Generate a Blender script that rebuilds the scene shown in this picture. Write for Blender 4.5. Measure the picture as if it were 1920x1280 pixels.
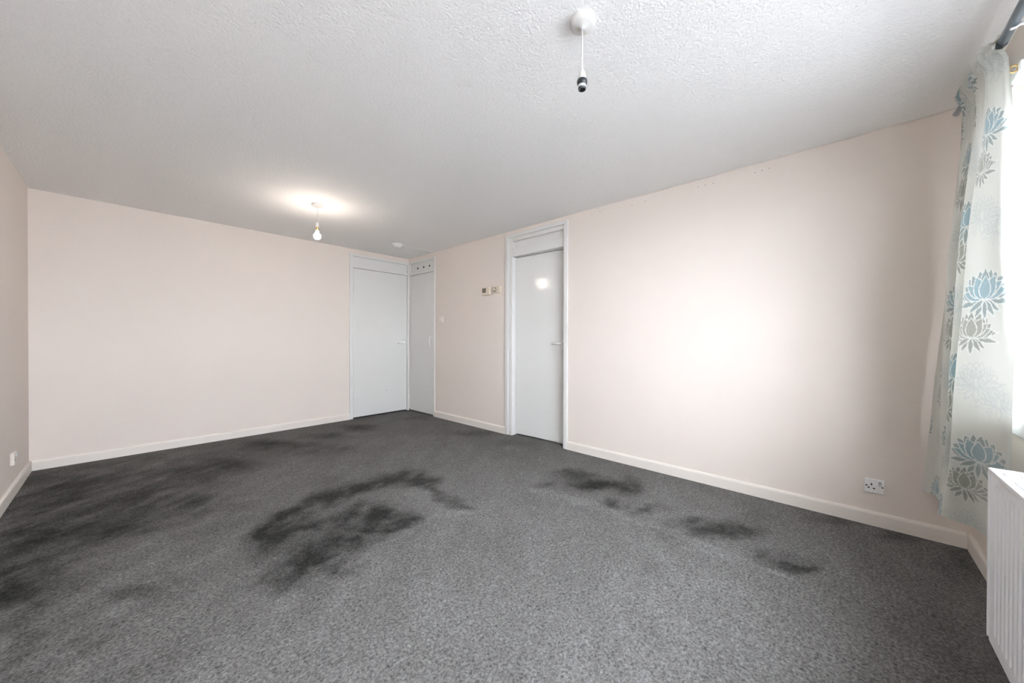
import bpy, bmesh, math, random
import numpy as np
from mathutils import Vector, Matrix

for o in list(bpy.data.objects):
    bpy.data.objects.remove(o)
scene = bpy.context.scene
COL = scene.collection

# ------------------------------------------------------------------ camera
CAM_H = 1.127
YAW, PITCH, ROLL = math.radians(47.459), math.radians(-0.313), math.radians(0.127)
cam_data = bpy.data.cameras.new('camera')
cam_data.sensor_width = 36.0
cam_data.lens = 673.17 / 1920 * 36.0
cam_data.clip_start = 0.02
cam = bpy.data.objects.new('camera', cam_data)
F = Vector((math.sin(YAW) * math.cos(PITCH), math.cos(YAW) * math.cos(PITCH), math.sin(PITCH)))
Rv = Vector((math.cos(YAW), -math.sin(YAW), 0))
Uv = Rv.cross(F)
R2 = Rv * math.cos(ROLL) + Uv * math.sin(ROLL)
U2 = -Rv * math.sin(ROLL) + Uv * math.cos(ROLL)
M = Matrix((R2, U2, -F)).transposed().to_4x4()
M.translation = Vector((0, 0, CAM_H))
cam.matrix_world = M
COL.objects.link(cam)
scene.camera = cam

# ------------------------------------------------------------------ world and exposure
SKY = 27.0
BULB = 160.0
SUN = 0.9
EXPOSURE = 0.1
DOOR_AJAR = 3.0
world = bpy.data.worlds.new('overcast_sky')
scene.world = world
world.use_nodes = True
wn = world.node_tree
bg = wn.nodes['Background']
bg.inputs['Strength'].default_value = SKY
# even, hazy white sky, a little brighter overhead
geo = wn.nodes.new('ShaderNodeTexCoord')
sep = wn.nodes.new('ShaderNodeSeparateXYZ')
wn.links.new(geo.outputs['Generated'], sep.inputs[0])
ov = wn.nodes.new('ShaderNodeMapRange')
ov.inputs['To Min'].default_value = 0.85
ov.inputs['To Max'].default_value = 1.0
wn.links.new(sep.outputs['Z'], ov.inputs['Value'])
tint = wn.nodes.new('ShaderNodeVectorMath')
tint.operation = 'SCALE'
tint.inputs[0].default_value = (0.90, 0.955, 1.04)
wn.links.new(ov.outputs['Result'], tint.inputs['Scale'])
wn.links.new(tint.outputs['Vector'], bg.inputs['Color'])
# hazy low sun behind thin cloud, shining along the window wall onto the long wall
SUN_OFF, SUN_ELEV = math.radians(25), math.radians(27)
sun_data = bpy.data.lights.new('hazy_sun', 'SUN')
sun_data.energy = SUN
sun_data.angle = math.radians(28)
sun_data.color = (0.97, 0.985, 1.0)
sun = bpy.data.objects.new('hazy_sun', sun_data)
sd_ = Vector((math.cos(SUN_OFF) * math.cos(SUN_ELEV), math.sin(SUN_OFF) * math.cos(SUN_ELEV), -math.sin(SUN_ELEV)))
sun.rotation_euler = sd_.to_track_quat('-Z', 'Y').to_euler()
COL.objects.link(sun)
vs = scene.view_settings
vs.view_transform = 'Standard'
vs.look = 'None'
vs.exposure = EXPOSURE
vs.gamma = 1.0
vs.use_curve_mapping = False
scene.cycles.max_bounces = 16
scene.cycles.diffuse_bounces = 12
scene.cycles.transparent_max_bounces = 16

# room, metres: x grows along the back wall, y grows along the long right wall
XR, YB, XL, YW, H = 3.105, 5.08, -0.53, -0.522, 2.4
WT = 0.28                                   # window wall thickness
WX0, WX1, WZ0, WZ1 = -0.3, 2.55, 0.85, 2.19   # window opening


# ------------------------------------------------------------------ materials
def new_mat(name):
    m = bpy.data.materials.new(name)
    m.use_nodes = True
    nt = m.node_tree
    return m, nt, nt.nodes['Principled BSDF']


def nd(nt, typ, **kw):
    n = nt.nodes.new(typ)
    for k, v in kw.items():
        if k in n.inputs:
            n.inputs[k].default_value = v
        else:
            setattr(n, k, v)
    return n


def plain(name, col, rough=0.5, metal=0.0, spec=0.5, var=0.03, nscale=30, bump=0.0, bscale=200, bdist=0.001):
    """a painted or moulded surface: slight tone variation and fine relief"""
    m, nt, b = new_mat(name)
    tc = nd(nt, 'ShaderNodeTexCoord')
    no = nd(nt, 'ShaderNodeTexNoise', Scale=nscale, Detail=3.0)
    nt.links.new(tc.outputs['Object'], no.inputs['Vector'])
    mx = nd(nt, 'ShaderNodeMix', data_type='RGBA')
    mx.inputs['A'].default_value = tuple(c * (1 - var) for c in col) + (1,)
    mx.inputs['B'].default_value = tuple(min(1, c * (1 + var)) for c in col) + (1,)
    nt.links.new(no.outputs['Fac'], mx.inputs['Factor'])
    nt.links.new(mx.outputs['Result'], b.inputs['Base Color'])
    b.inputs['Roughness'].default_value = rough
    b.inputs['Metallic'].default_value = metal
    b.inputs['Specular IOR Level'].default_value = spec
    if bump:
        n2 = nd(nt, 'ShaderNodeTexNoise', Scale=bscale, Detail=2.0)
        nt.links.new(tc.outputs['Object'], n2.inputs['Vector'])
        bp = nd(nt, 'ShaderNodeBump', Strength=bump, Distance=bdist)
        nt.links.new(n2.outputs['Fac'], bp.inputs['Height'])
        nt.links.new(bp.outputs['Normal'], b.inputs['Normal'])
    return m


WALL_C = (0.735, 0.668, 0.615)
MAT = {}
MAT['wall'] = plain('wall_paint', WALL_C, 0.75, var=0.012, nscale=3, bump=0.25, bscale=260, bdist=0.002, spec=0.25)
MAT['gloss'] = plain('white_gloss_paint', (0.73, 0.73, 0.712), 0.11, var=0.012, nscale=6, bump=0.22, bscale=75, bdist=0.002)
MAT['skirt'] = plain('cream_skirting_paint', (0.76, 0.71, 0.655), 0.4, var=0.02, nscale=12, bump=0.1, bscale=60)
MAT['white'] = plain('white_plastic', (0.86, 0.86, 0.86), 0.35, var=0.01)
MAT['aged'] = plain('aged_white_plastic', (0.66, 0.655, 0.63), 0.45, var=0.02)
MAT['cream'] = plain('cream_plastic', (0.66, 0.58, 0.47), 0.4, var=0.02)
MAT['dark'] = plain('dark_plastic', (0.012, 0.016, 0.02), 0.35, var=0.05)
MAT['hole'] = plain('dark_hole', (0.02, 0.018, 0.016), 0.9, var=0.0)
MAT['lcd'] = plain('grey_display', (0.15, 0.14, 0.11), 0.2, var=0.1)
MAT['brass'] = plain('brass', (0.6, 0.42, 0.2), 0.3, 1.0)
MAT['steel'] = plain('grey_blue_metal', (0.33, 0.40, 0.46), 0.28, 0.85)
MAT['chrome'] = plain('worn_chrome', (0.6, 0.6, 0.6), 0.25, 1.0)
MAT['rad'] = plain('radiator_enamel', (0.82, 0.83, 0.85), 0.3, var=0.01)
MAT['pvc'] = plain('window_pvc', (0.86, 0.87, 0.89), 0.25, var=0.01)
MAT['ground'] = plain('pale_bounce_ground', (0.62, 0.61, 0.60), 0.9, var=0.1, nscale=2)  # pale tone chosen to bounce daylight up to the ceiling
MAT['dim_ground'] = plain('dark_near_ground', (0.062, 0.062, 0.062), 0.95, var=0.25, nscale=8)  # dark tone chosen to cut bounce onto the ceiling by the window
MAT['spot'] = plain('filler_grey', (0.42, 0.37, 0.34), 0.9)
MAT['lamp_grey'] = plain('grey_moulding', (0.55, 0.57, 0.6), 0.4)


def ceiling_material():
    m, nt, b = new_mat('stippled_ceiling_paint')
    tc = nd(nt, 'ShaderNodeTexCoord')
    vo = nd(nt, 'ShaderNodeTexVoronoi', Scale=105.0)
    no = nd(nt, 'ShaderNodeTexNoise', Scale=60.0, Detail=4.0)
    nt.links.new(tc.outputs['Object'], vo.inputs['Vector'])
    nt.links.new(tc.outputs['Object'], no.inputs['Vector'])
    ad = nd(nt, 'ShaderNodeMath', operation='MULTIPLY_ADD')
    nt.links.new(vo.outputs['Distance'], ad.inputs[0])
    ad.inputs[1].default_value = -0.7
    nt.links.new(no.outputs['Fac'], ad.inputs[2])
    bp = nd(nt, 'ShaderNodeBump', Strength=0.55, Distance=0.004)
    nt.links.new(ad.outputs[0], bp.inputs['Height'])
    nt.links.new(bp.outputs['Normal'], b.inputs['Normal'])
    b.inputs['Base Color'].default_value = (0.90, 0.90, 0.895, 1)
    b.inputs['Roughness'].default_value = 0.8
    b.inputs['Specular IOR Level'].default_value = 0.3
    return m


def carpet_material():
    m, nt, b = new_mat('grey_twist_pile')
    L = nt.links
    tc = nd(nt, 'ShaderNodeTexCoord')
    at = nd(nt, 'ShaderNodeAttribute', attribute_name='wear_shade')
    warp = nd(nt, 'ShaderNodeTexNoise', Scale=60.0, Detail=2.0)
    L.new(tc.outputs['Object'], warp.inputs['Vector'])
    wv = nd(nt, 'ShaderNodeMix', data_type='VECTOR')
    wv.inputs['Factor'].default_value = 0.02
    L.new(tc.outputs['Object'], wv.inputs['A'])
    L.new(warp.outputs['Color'], wv.inputs['B'])
    tuft = nd(nt, 'ShaderNodeTexNoise', Scale=95.0, Detail=4.0, Roughness=0.7)
    L.new(wv.outputs['Result'], tuft.inputs['Vector'])
    fine = nd(nt, 'ShaderNodeTexNoise', Scale=420.0, Detail=2.0)
    L.new(tc.outputs['Object'], fine.inputs['Vector'])
    mixn = nd(nt, 'ShaderNodeMath', operation='MULTIPLY_ADD')
    L.new(fine.outputs['Fac'], mixn.inputs[0])
    mixn.inputs[1].default_value = 0.35
    L.new(tuft.outputs['Fac'], mixn.inputs[2])
    spec = nd(nt, 'ShaderNodeMapRange')
    spec.inputs['From Min'].default_value = 0.42
    spec.inputs['From Max'].default_value = 0.92
    spec.inputs['To Min'].default_value = 0.15
    spec.inputs['To Max'].default_value = 1.90
    L.new(mixn.outputs[0], spec.inputs['Value'])
    # pile wear: 0.5 plain, below worn pale, above flattened, dirty and painted corner shade
    ramp = nd(nt, 'ShaderNodeValToRGB')
    e = ramp.color_ramp.elements
    e[0].position, e[0].color = 0.0, (0.208, 0.205, 0.207, 1)
    e[1].position, e[1].color = 1.0, (0.025, 0.0245, 0.023, 1)
    k = ramp.color_ramp.elements.new(0.4)
    k.color = (0.118, 0.1155, 0.112, 1)
    clump = nd(nt, 'ShaderNodeTexNoise', Scale=26.0, Detail=5.0, Roughness=0.75)
    L.new(tc.outputs['Object'], clump.inputs['Vector'])
    broken = nd(nt, 'ShaderNodeMath', operation='MULTIPLY_ADD')
    L.new(clump.outputs['Fac'], broken.inputs[0])
    broken.inputs[1].default_value = 0.55
    shift = nd(nt, 'ShaderNodeMath', operation='SUBTRACT')
    L.new(at.outputs['Fac'], shift.inputs[0])
    shift.inputs[1].default_value = 0.275
    L.new(shift.outputs[0], broken.inputs[2])
    L.new(broken.outputs[0], ramp.inputs['Fac'])
    mul = nd(nt, 'ShaderNodeVectorMath', operation='SCALE')
    L.new(ramp.outputs['Color'], mul.inputs[0])
    L.new(spec.outputs['Result'], mul.inputs['Scale'])
    L.new(mul.outputs['Vector'], b.inputs['Base Color'])
    b.inputs['Roughness'].default_value = 1.0
    b.inputs['Specular IOR Level'].default_value = 0.05
    bp = nd(nt, 'ShaderNodeBump', Strength=0.5, Distance=0.004)
    L.new(mixn.outputs[0], bp.inputs['Height'])
    L.new(bp.outputs['Normal'], b.inputs['Normal'])
    return m


def glass_material():
    m, nt, b = new_mat('window_glass')
    nt.nodes.remove(b)
    out = nt.nodes['Material Output']
    tr = nd(nt, 'ShaderNodeBsdfTransparent')
    gl = nd(nt, 'ShaderNodeBsdfGlossy', Roughness=0.02)
    lw = nd(nt, 'ShaderNodeLayerWeight', Blend=0.5)
    pw = nd(nt, 'ShaderNodeMath', operation='POWER')
    nt.links.new(lw.outputs['Facing'], pw.inputs[0])
    pw.inputs[1].default_value = 5.0
    fr = nd(nt, 'ShaderNodeMath', operation='MULTIPLY_ADD')
    nt.links.new(pw.outputs[0], fr.inputs[0])
    fr.inputs[1].default_value = 0.92
    fr.inputs[2].default_value = 0.04
    mx = nd(nt, 'ShaderNodeMixShader')
    nt.links.new(fr.outputs[0], mx.inputs[0])
    nt.links.new(tr.outputs[0], mx.inputs[1])
    nt.links.new(gl.outputs[0], mx.inputs[2])
    nt.links.new(mx.outputs[0], out.inputs['Surface'])
    return m


def curtain_material():
    m, nt, b = new_mat('printed_satin')
    out = nt.nodes['Material Output']
    at = nd(nt, 'ShaderNodeAttribute', attribute_name='print')
    tc = nd(nt, 'ShaderNodeTexCoord')
    no = nd(nt, 'ShaderNodeTexNoise', Scale=400.0, Detail=2.0)
    nt.links.new(tc.outputs['Object'], no.inputs['Vector'])
    bp = nd(nt, 'ShaderNodeBump', Strength=0.1, Distance=0.001)
    nt.links.new(no.outputs['Fac'], bp.inputs['Height'])
    nt.links.new(at.outputs['Color'], b.inputs['Base Color'])
    nt.links.new(bp.outputs['Normal'], b.inputs['Normal'])
    b.inputs['Roughness'].default_value = 0.38
    b.inputs['Sheen Weight'].default_value = 0.15
    tl = nd(nt, 'ShaderNodeBsdfTranslucent')
    nt.links.new(at.outputs['Color'], tl.inputs['Color'])
    mx = nd(nt, 'ShaderNodeMixShader')
    mx.inputs[0].default_value = 0.085
    nt.links.new(b.outputs[0], mx.inputs[1])
    nt.links.new(tl.outputs[0], mx.inputs[2])
    nt.links.new(mx.outputs[0], out.inputs['Surface'])
    return m


def bulb_material():
    m, nt, b = new_mat('lit_bulb_glass')
    b.inputs['Base Color'].default_value = (1, 0.95, 0.9, 1)
    b.inputs['Emission Color'].default_value = (1.0, 0.86, 0.74, 1)
    b.inputs['Emission Strength'].default_value = BULB
    return m


MAT['ceiling'] = ceiling_material()
MAT['carpet'] = carpet_material()
MAT['glass'] = glass_material()
MAT['curtain'] = curtain_material()
MAT['bulb'] = bulb_material()


# ------------------------------------------------------------------ helpers
def link(name, bm, mat, parent=None, smooth=False):
    """one mesh object; the mesh is given in world metres and stored relative to its parent's base"""
    base = Vector((0, 0, 0))
    q = parent
    while q is not None:
        base += q.location
        q = q.parent
    me = bpy.data.meshes.new(name)
    bmesh.ops.recalc_face_normals(bm, faces=bm.faces)
    if parent is None:
        xs = [v.co for v in bm.verts]
        lo = Vector((min(v.x for v in xs), min(v.y for v in xs), min(v.z for v in xs)))
        hi = Vector((max(v.x for v in xs), max(v.y for v in xs), max(v.z for v in xs)))
        base = Vector(((lo.x + hi.x) / 2, (lo.y + hi.y) / 2, lo.z))
    bmesh.ops.translate(bm, vec=-base, verts=bm.verts)
    bm.to_mesh(me)
    bm.free()
    me.materials.append(mat)
    if smooth:
        for p in me.polygons:
            p.use_smooth = True
    o = bpy.data.objects.new(name, me)
    COL.objects.link(o)
    if parent is not None:
        o.parent = parent
    else:
        o.location = base
    return o


def box(bm, lo, hi, bev=0.0, seg=2):
    c = [(a + b) / 2 for a, b in zip(lo, hi)]
    s = [abs(b - a) for a, b in zip(lo, hi)]
    r = bmesh.ops.create_cube(bm, size=1.0, matrix=Matrix.Translation(c) @ Matrix.Diagonal((*s, 1)))
    if bev:
        es = list({e for v in r['verts'] for e in v.link_edges})
        bmesh.ops.bevel(bm, geom=es, offset=min(bev, min(s) * 0.45), segments=seg, profile=0.5, affect='EDGES')
    return bm


def boxm(lo, hi, bev=0.0, seg=2):
    return box(bmesh.new(), lo, hi, bev, seg)


def lathe(bm, prof, mat4=Matrix(), n=32):
    """prof: (radius, height) pairs turned about local z"""
    rings = []
    for r, z in prof:
        if r < 1e-6:
            rings.append([bm.verts.new(mat4 @ Vector((0, 0, z)))])
        else:
            rings.append([bm.verts.new(mat4 @ Vector((r * math.cos(2 * math.pi * i / n), r * math.sin(2 * math.pi * i / n), z))) for i in range(n)])
    for a, b in zip(rings, rings[1:]):
        for i in range(n):
            j = (i + 1) % n
            if len(a) == 1 and len(b) == 1:
                continue
            if len(a) == 1:
                bm.faces.new((a[0], b[i], b[j]))
            elif len(b) == 1:
                bm.faces.new((a[i], a[j], b[0]))
            else:
                bm.faces.new((a[i], a[j], b[j], b[i]))
    return bm


def frame_to(axis):
    """rotation that takes local z to the axis"""
    return Vector((0, 0, 1)).rotation_difference(Vector(axis).normalized()).to_matrix().to_4x4()


def tube(bm, pts, rad, n=12):
    pts = [Vector(p) for p in pts]
    rads = rad if isinstance(rad, (list, tuple)) else [rad] * len(pts)
    rings = []
    up = Vector((0, 0, 1))
    for i, p in enumerate(pts):
        t = (pts[min(i + 1, len(pts) - 1)] - pts[max(i - 1, 0)]).normalized()
        a = up if abs(t.dot(up)) < 0.95 else Vector((1, 0, 0))
        x = t.cross(a).normalized()
        y = t.cross(x).normalized()
        rings.append([bm.verts.new(p + rads[i] * (math.cos(2 * math.pi * k / n) * x + math.sin(2 * math.pi * k / n) * y)) for k in range(n)])
    for a, b in zip(rings, rings[1:]):
        for k in range(n):
            j = (k + 1) % n
            bm.faces.new((a[k], a[j], b[j], b[k]))
    bm.faces.new(rings[0])
    bm.faces.new(list(reversed(rings[-1])))
    return bm


def empty(name, loc):
    o = bpy.data.objects.new(name, None)
    o.empty_display_size = 0.05
    o.location = loc
    COL.objects.link(o)
    return o


def tag(o, label=None, cat=None, group=None, kind=None):
    if label:
        o['label'] = label
    if cat:
        o['category'] = cat
    if group:
        o['group'] = group
    if kind:
        o['kind'] = kind
    return o


# ------------------------------------------------------------------ floor with worn carpet
def value_noise(x, y, cell, seed):
    rs = np.random.RandomState(seed)
    g = rs.rand(256, 256)
    u, v = x / cell + 1000, y / cell + 1000
    i, j = np.floor(u).astype(int), np.floor(v).astype(int)
    fu, fv = u - i, v - j
    fu, fv = fu * fu * (3 - 2 * fu), fv * fv * (3 - 2 * fv)
    i, j, i1, j1 = i % 256, j % 256, (i + 1) % 256, (j + 1) % 256
    return (g[i, j] * (1 - fu) + g[i1, j] * fu) * (1 - fv) + (g[i, j1] * (1 - fu) + g[i1, j1] * fu) * fv


def fbm(x, y, cell, seed, octs=4):
    s, a, t = 0, 1.0, 0
    for k in range(octs):
        s = s + a * value_noise(x, y, cell / 2 ** k, seed + k)
        t += a
        a *= 0.55
    return s / t


# darker and paler carpet patches: stains, flattened pile, painted corner shade, in floor metres:
# centre, two half-axis vectors, strength (plus = dark, minus = worn pale)
BLOBS = [(1.103, 2.228, 0.141, -0.152, -0.075, -0.151, 0.9),
    (0.731, 2.432, 0.121, -0.131, -0.039, -0.127, 0.8),
    (0.594, 2.421, 0.058, -0.064, -0.036, -0.147, 0.7),
    (0.67, 1.935, 0.109, -0.118, -0.043, -0.125, 0.95),
    (0.525, 1.898, 0.098, -0.106, -0.031, -0.11, 0.6),
    (0.551, 2.37, 0.081, -0.088, -0.038, -0.165, 0.6),
    (0.868, 2.003, 0.111, -0.12, -0.035, -0.08, 0.8),
    (1.337, 2.164, 0.094, -0.102, -0.087, -0.141, -0.5),
    (0.844, 2.282, 0.049, -0.052, -0.024, -0.066, -0.55),
    (0.159, 3.556, 0.203, -0.219, -0.019, -0.421, 0.55),
    (0.362, 3.337, 0.127, -0.137, -0.03, -0.28, 0.35),
    (0.005, 3.189, 0.152, -0.165, 0.0, -0.165, 0.58),
    (-0.204, 3.283, 0.198, -0.214, 0.014, -0.226, 0.55),
    (-0.38, 4.476, 0.193, -0.208, 0.03, -0.36, 0.35),
    (0.313, 4.137, 0.213, -0.23, -0.018, -0.233, 0.39),
    (-0.325, 2.704, 0.096, -0.104, 0.034, -0.288, 0.66),
    (-0.25, 2.212, 0.053, -0.058, 0.016, -0.135, 0.47),
    (0.019, 2.341, 0.105, -0.113, -0.001, -0.069, 0.43),
    (-0.301, 2.954, 0.161, -0.174, 0.024, -0.245, 0.39),
    (-0.039, 2.054, 0.082, -0.089, 0.003, -0.149, 0.27),
    (-0.26, 3.83, 0.266, -0.287, 0.024, -0.368, 0.31),
    (-0.134, 4.286, 0.198, -0.213, 0.009, -0.287, 0.27),
    (-0.445, 3.63, 0.128, -0.139, 0.038, -0.308, 0.31),
    (0.652, 4.018, 0.145, -0.157, -0.038, -0.238, 0.6),
    (1.135, 4.46, 0.252, -0.271, -0.046, -0.182, 0.6),
    (1.587, 4.445, 0.19, -0.204, -0.052, -0.148, 0.5),
    (2.051, 4.543, 0.176, -0.188, -0.087, -0.193, 0.6),
    (1.524, 3.767, 0.104, -0.112, -0.059, -0.147, 0.35),
    (1.182, 3.932, 0.142, -0.153, -0.039, -0.129, 0.25),
    (0.246, 4.706, 0.237, -0.255, -0.009, -0.167, 0.23),
    (0.496, 3.685, 0.116, -0.124, -0.023, -0.167, 0.35),
    (2.584, 1.638, 0.122, -0.132, -0.103, -0.066, 0.65),
    (2.501, 1.401, 0.136, -0.146, -0.093, -0.052, 0.85),
    (2.595, 1.196, 0.088, -0.095, -0.14, -0.065, 0.85),
    (2.268, 1.16, 0.054, -0.059, -0.067, -0.034, 0.75),
    (2.249, 1.718, 0.057, -0.061, -0.05, -0.038, 0.45),
    (2.368, 0.96, 0.065, -0.071, -0.067, -0.027, 0.7),
    (2.395, 0.701, 0.068, -0.074, -0.056, -0.016, 0.6),
    (2.41, 0.458, 0.105, -0.114, -0.113, -0.022, 0.8),
    (2.274, 0.579, 0.084, -0.091, -0.075, -0.019, 0.5),
    (2.271, 0.135, 0.057, -0.062, -0.063, -0.004, 0.8),
    (2.273, 0.287, 0.045, -0.049, -0.056, -0.007, 0.5),
    (1.789, 0.724, 0.055, -0.059, -0.06, -0.025, 0.22),
    (2.736, 0.333, 0.068, -0.074, -0.098, -0.012, 0.2),
    (2.873, 3.242, 0.24, -0.258, -0.082, -0.093, 0.35),
    (2.898, 4.412, 0.155, -0.167, -0.079, -0.119, 0.25),
    (2.903, 2.621, 0.159, -0.17, -0.09, -0.082, 0.2),
    (3.054, 0.038, 0.116, -0.125, -0.073, -0.001, 0.4),
    (3.031, -0.239, 0.105, -0.113, -0.083, 0.006, 0.45),
    (2.84, -0.443, 0.091, -0.099, -0.203, 0.032, 0.4),  # shade of the room corner by the curtain, painted into the carpet
    (2.125, -0.255, 0.099, -0.107, -0.239, 0.028, 0.2),
    (1.925, -0.303, 0.087, -0.093, -0.156, 0.024, 0.3),  # plain darker patch beside the radiator end
    (0.82, 2.431, 0.216, -0.233, -0.074, -0.219, 0.5),
    (1.175, 2.225, 0.192, -0.207, -0.097, -0.183, 0.45),
    (0.729, 2.006, 0.143, -0.156, -0.055, -0.152, 0.5),
    (0.58, 2.098, 0.112, -0.121, -0.046, -0.165, 0.4),
    (0.929, 2.144, 0.238, -0.256, -0.08, -0.183, 0.4),
    (1.09, 4.285, 0.486, -0.522, -0.075, -0.295, 0.35),
    (0.631, 4.122, 0.295, -0.318, -0.05, -0.321, 0.35),
    (2.492, 1.457, 0.243, -0.262, -0.168, -0.099, 0.4),
    (2.358, 0.6, 0.24, -0.258, -0.147, -0.038, 0.35),
    (2.276, 0.198, 0.11, -0.119, -0.099, -0.009, 0.35),
    (-0.187, 3.752, 0.459, -0.496, 0.033, -0.675, 0.31),
    (-0.281, 2.76, 0.2, -0.218, 0.044, -0.435, 0.23),
    (0.068, 4.313, 0.478, -0.515, -0.007, -0.427, 0.23),
    (1.131, 3.001, 0.116, -0.124, -0.051, -0.137, 0.15),
    (0.174, 2.322, 0.069, -0.074, -0.004, -0.052, 0.2)]
# strokes: (x, y, half-width vector) points and strength
STROKES = [([(0.569, 2.448, -0.023, -0.101),
    (0.722, 2.608, -0.034, -0.119),
    (0.938, 2.678, -0.046, -0.133),
    (1.243, 2.682, -0.068, -0.146),
    (1.578, 2.635, -0.092, -0.155),
    (1.634, 2.412, -0.092, -0.136)], 0.85),
    ([(0.886, 2.191, -0.023, -0.056),
    (1.053, 1.993, -0.027, -0.05),
    (1.205, 1.92, -0.032, -0.05)], 0.75),
    ([(1.576, 2.398, -0.052, -0.079),
    (1.562, 2.106, -0.048, -0.065),
    (1.572, 1.853, -0.045, -0.053)], 0.6),
    ([(0.746, 2.483, -0.013, -0.044),
    (0.861, 2.458, -0.016, -0.045),
    (1.024, 2.444, -0.02, -0.047)], -0.5),
    ([(0.569, 1.786, -0.009, -0.027),
    (0.758, 1.809, -0.013, -0.03),
    (1.037, 1.843, -0.019, -0.034),
    (1.32, 1.891, -0.028, -0.04),
    (1.559, 1.811, -0.035, -0.04)], -0.45),
    ([(2.12, 1.722, -0.038, -0.031),
    (2.181, 1.173, -0.035, -0.018),
    (2.145, 0.744, -0.029, -0.011),
    (2.137, 0.394, -0.026, -0.005),
    (2.125, 0.155, -0.024, -0.002)], -0.4),
    ([(-0.34, 3.349, 0.004, -0.045),
    (-0.06, 3.259, 0.001, -0.046),
    (0.263, 3.156, -0.005, -0.048),
    (0.653, 3.086, -0.011, -0.052)], -0.25),
    ([(-0.2, 2.942, 0.003, -0.043),
    (0.151, 2.9, -0.003, -0.047),
    (0.592, 2.801, -0.011, -0.052)], -0.2)]


def wear_shade_map(x, y):
    # brushed streaks run along (0.8, 0.6)
    p_, q_ = 0.8 * x + 0.6 * y, 0.8 * y - 0.6 * x
    streak = fbm(p_ * 0.35, q_, 0.10, 33, 4)
    wx = x + 0.18 * (fbm(x, y, 0.25, 5) - 0.5) + 0.10 * (fbm(x, y, 0.07, 9) - 0.5)
    wy = y + 0.18 * (fbm(x, y, 0.25, 15) - 0.5) + 0.10 * (fbm(x, y, 0.07, 19) - 0.5)
    dark = np.zeros_like(x)
    pale = np.zeros_like(x)

    def put(d, s):
        nonlocal dark, pale
        k = np.clip((1.55 - d) / 1.35, 0, 1)
        k = k * k * (3 - 2 * k) * abs(s)
        if s > 0:
            dark = dark + k * (1 - dark)
        else:
            pale = pale + k * (1 - pale)
    for cx, cy, ax, ay, bx, by, s in BLOBS:
        det = ax * by - ay * bx
        dx, dy = wx - cx, wy - cy
        p = (dx * by - dy * bx) / det
        q = (ax * dy - ay * dx) / det
        put(np.sqrt(p * p + q * q), s)
    for pts, s in STROKES:
        best = np.full_like(x, 9.0)
        for (x0, y0, h0, k0), (x1, y1, h1, k1) in zip(pts, pts[1:]):
            ex, ey = x1 - x0, y1 - y0
            t = np.clip(((wx - x0) * ex + (wy - y0) * ey) / (ex * ex + ey * ey), 0, 1)
            ln = math.hypot(ex, ey)
            hw = max(abs((-ey * h0 + ex * k0) / ln), 0.02)
            best = np.minimum(best, np.hypot(wx - x0 - t * ex, wy - y0 - t * ey) / hw)
        put(best, s)
    grain = fbm(x, y, 0.11, 63, 4)
    broad = fbm(x, y, 0.9, 41, 3)
    left = np.clip((0.75 - x) / 1.2, 0, 1) * np.clip((y - 0.5) / 1.0, 0, 1)
    mott = 1.6 * (streak - 0.5) + 1.0 * (grain - 0.5)
    w = 0.40 + 0.14 * (broad - 0.5) + 0.10 * mott + 0.09 * left
    w = w + dark * np.clip(0.62 + 0.50 * mott, 0.10, 0.62) - pale * 0.42 * np.clip(0.7 + mott, 0.1, 1.2)
    w = w + 0.22 * left * mott
    return np.clip(w, 0, 1)


def build_floor():
    nx, ny = 300, 460
    x = np.linspace(XL - 0.01, XR + 0.17, nx)
    y = np.linspace(YW - 0.01, YB + 0.17, ny)
    gx, gy = np.meshgrid(x, y, indexing='ij')
    w = wear_shade_map(gx, gy)
    co = np.stack([gx, gy, np.zeros_like(gx)], -1).reshape(-1, 3)
    idx = np.arange(nx * ny).reshape(nx, ny)
    f = np.stack([idx[:-1, :-1], idx[1:, :-1], idx[1:, 1:], idx[:-1, 1:]], -1).reshape(-1, 4)
    n0 = len(co)
    # a slab underneath, so that the floor has thickness
    x0, x1, y0, y1 = x[0], x[-1], y[0], y[-1]
    co = np.concatenate([co, [(x0, y0, -0.1), (x1, y0, -0.1), (x1, y1, -0.1), (x0, y1, -0.1)]])
    faces = [tuple(int(v) for v in r) for r in f] + [(n0 + 3, n0 + 2, n0 + 1, n0)]
    me = bpy.data.meshes.new('floor')
    me.from_pydata([tuple(c) for c in co], [], faces)
    me.update()
    a = me.attributes.new('wear_shade', 'FLOAT', 'POINT')
    a.data.foreach_set('value', np.concatenate([w.reshape(-1), [0.5] * 4]).astype(np.float32))
    me.materials.append(MAT['carpet'])
    o = bpy.data.objects.new('floor', me)
    COL.objects.link(o)
    return tag(o, 'worn grey carpet with dark flattened patches across the whole room', 'floor', kind='structure')


build_floor()

# ------------------------------------------------------------------ walls and ceiling
D1 = (2.13, 2.85)        # right-wall door opening along y
D1_OUT = (2.07, 2.948)
NARROW = (4.374, YB)     # narrow cupboard door along y
BACK = (2.165, XR)       # back door along x
DTOP = 2.345
T = 0.12

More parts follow.
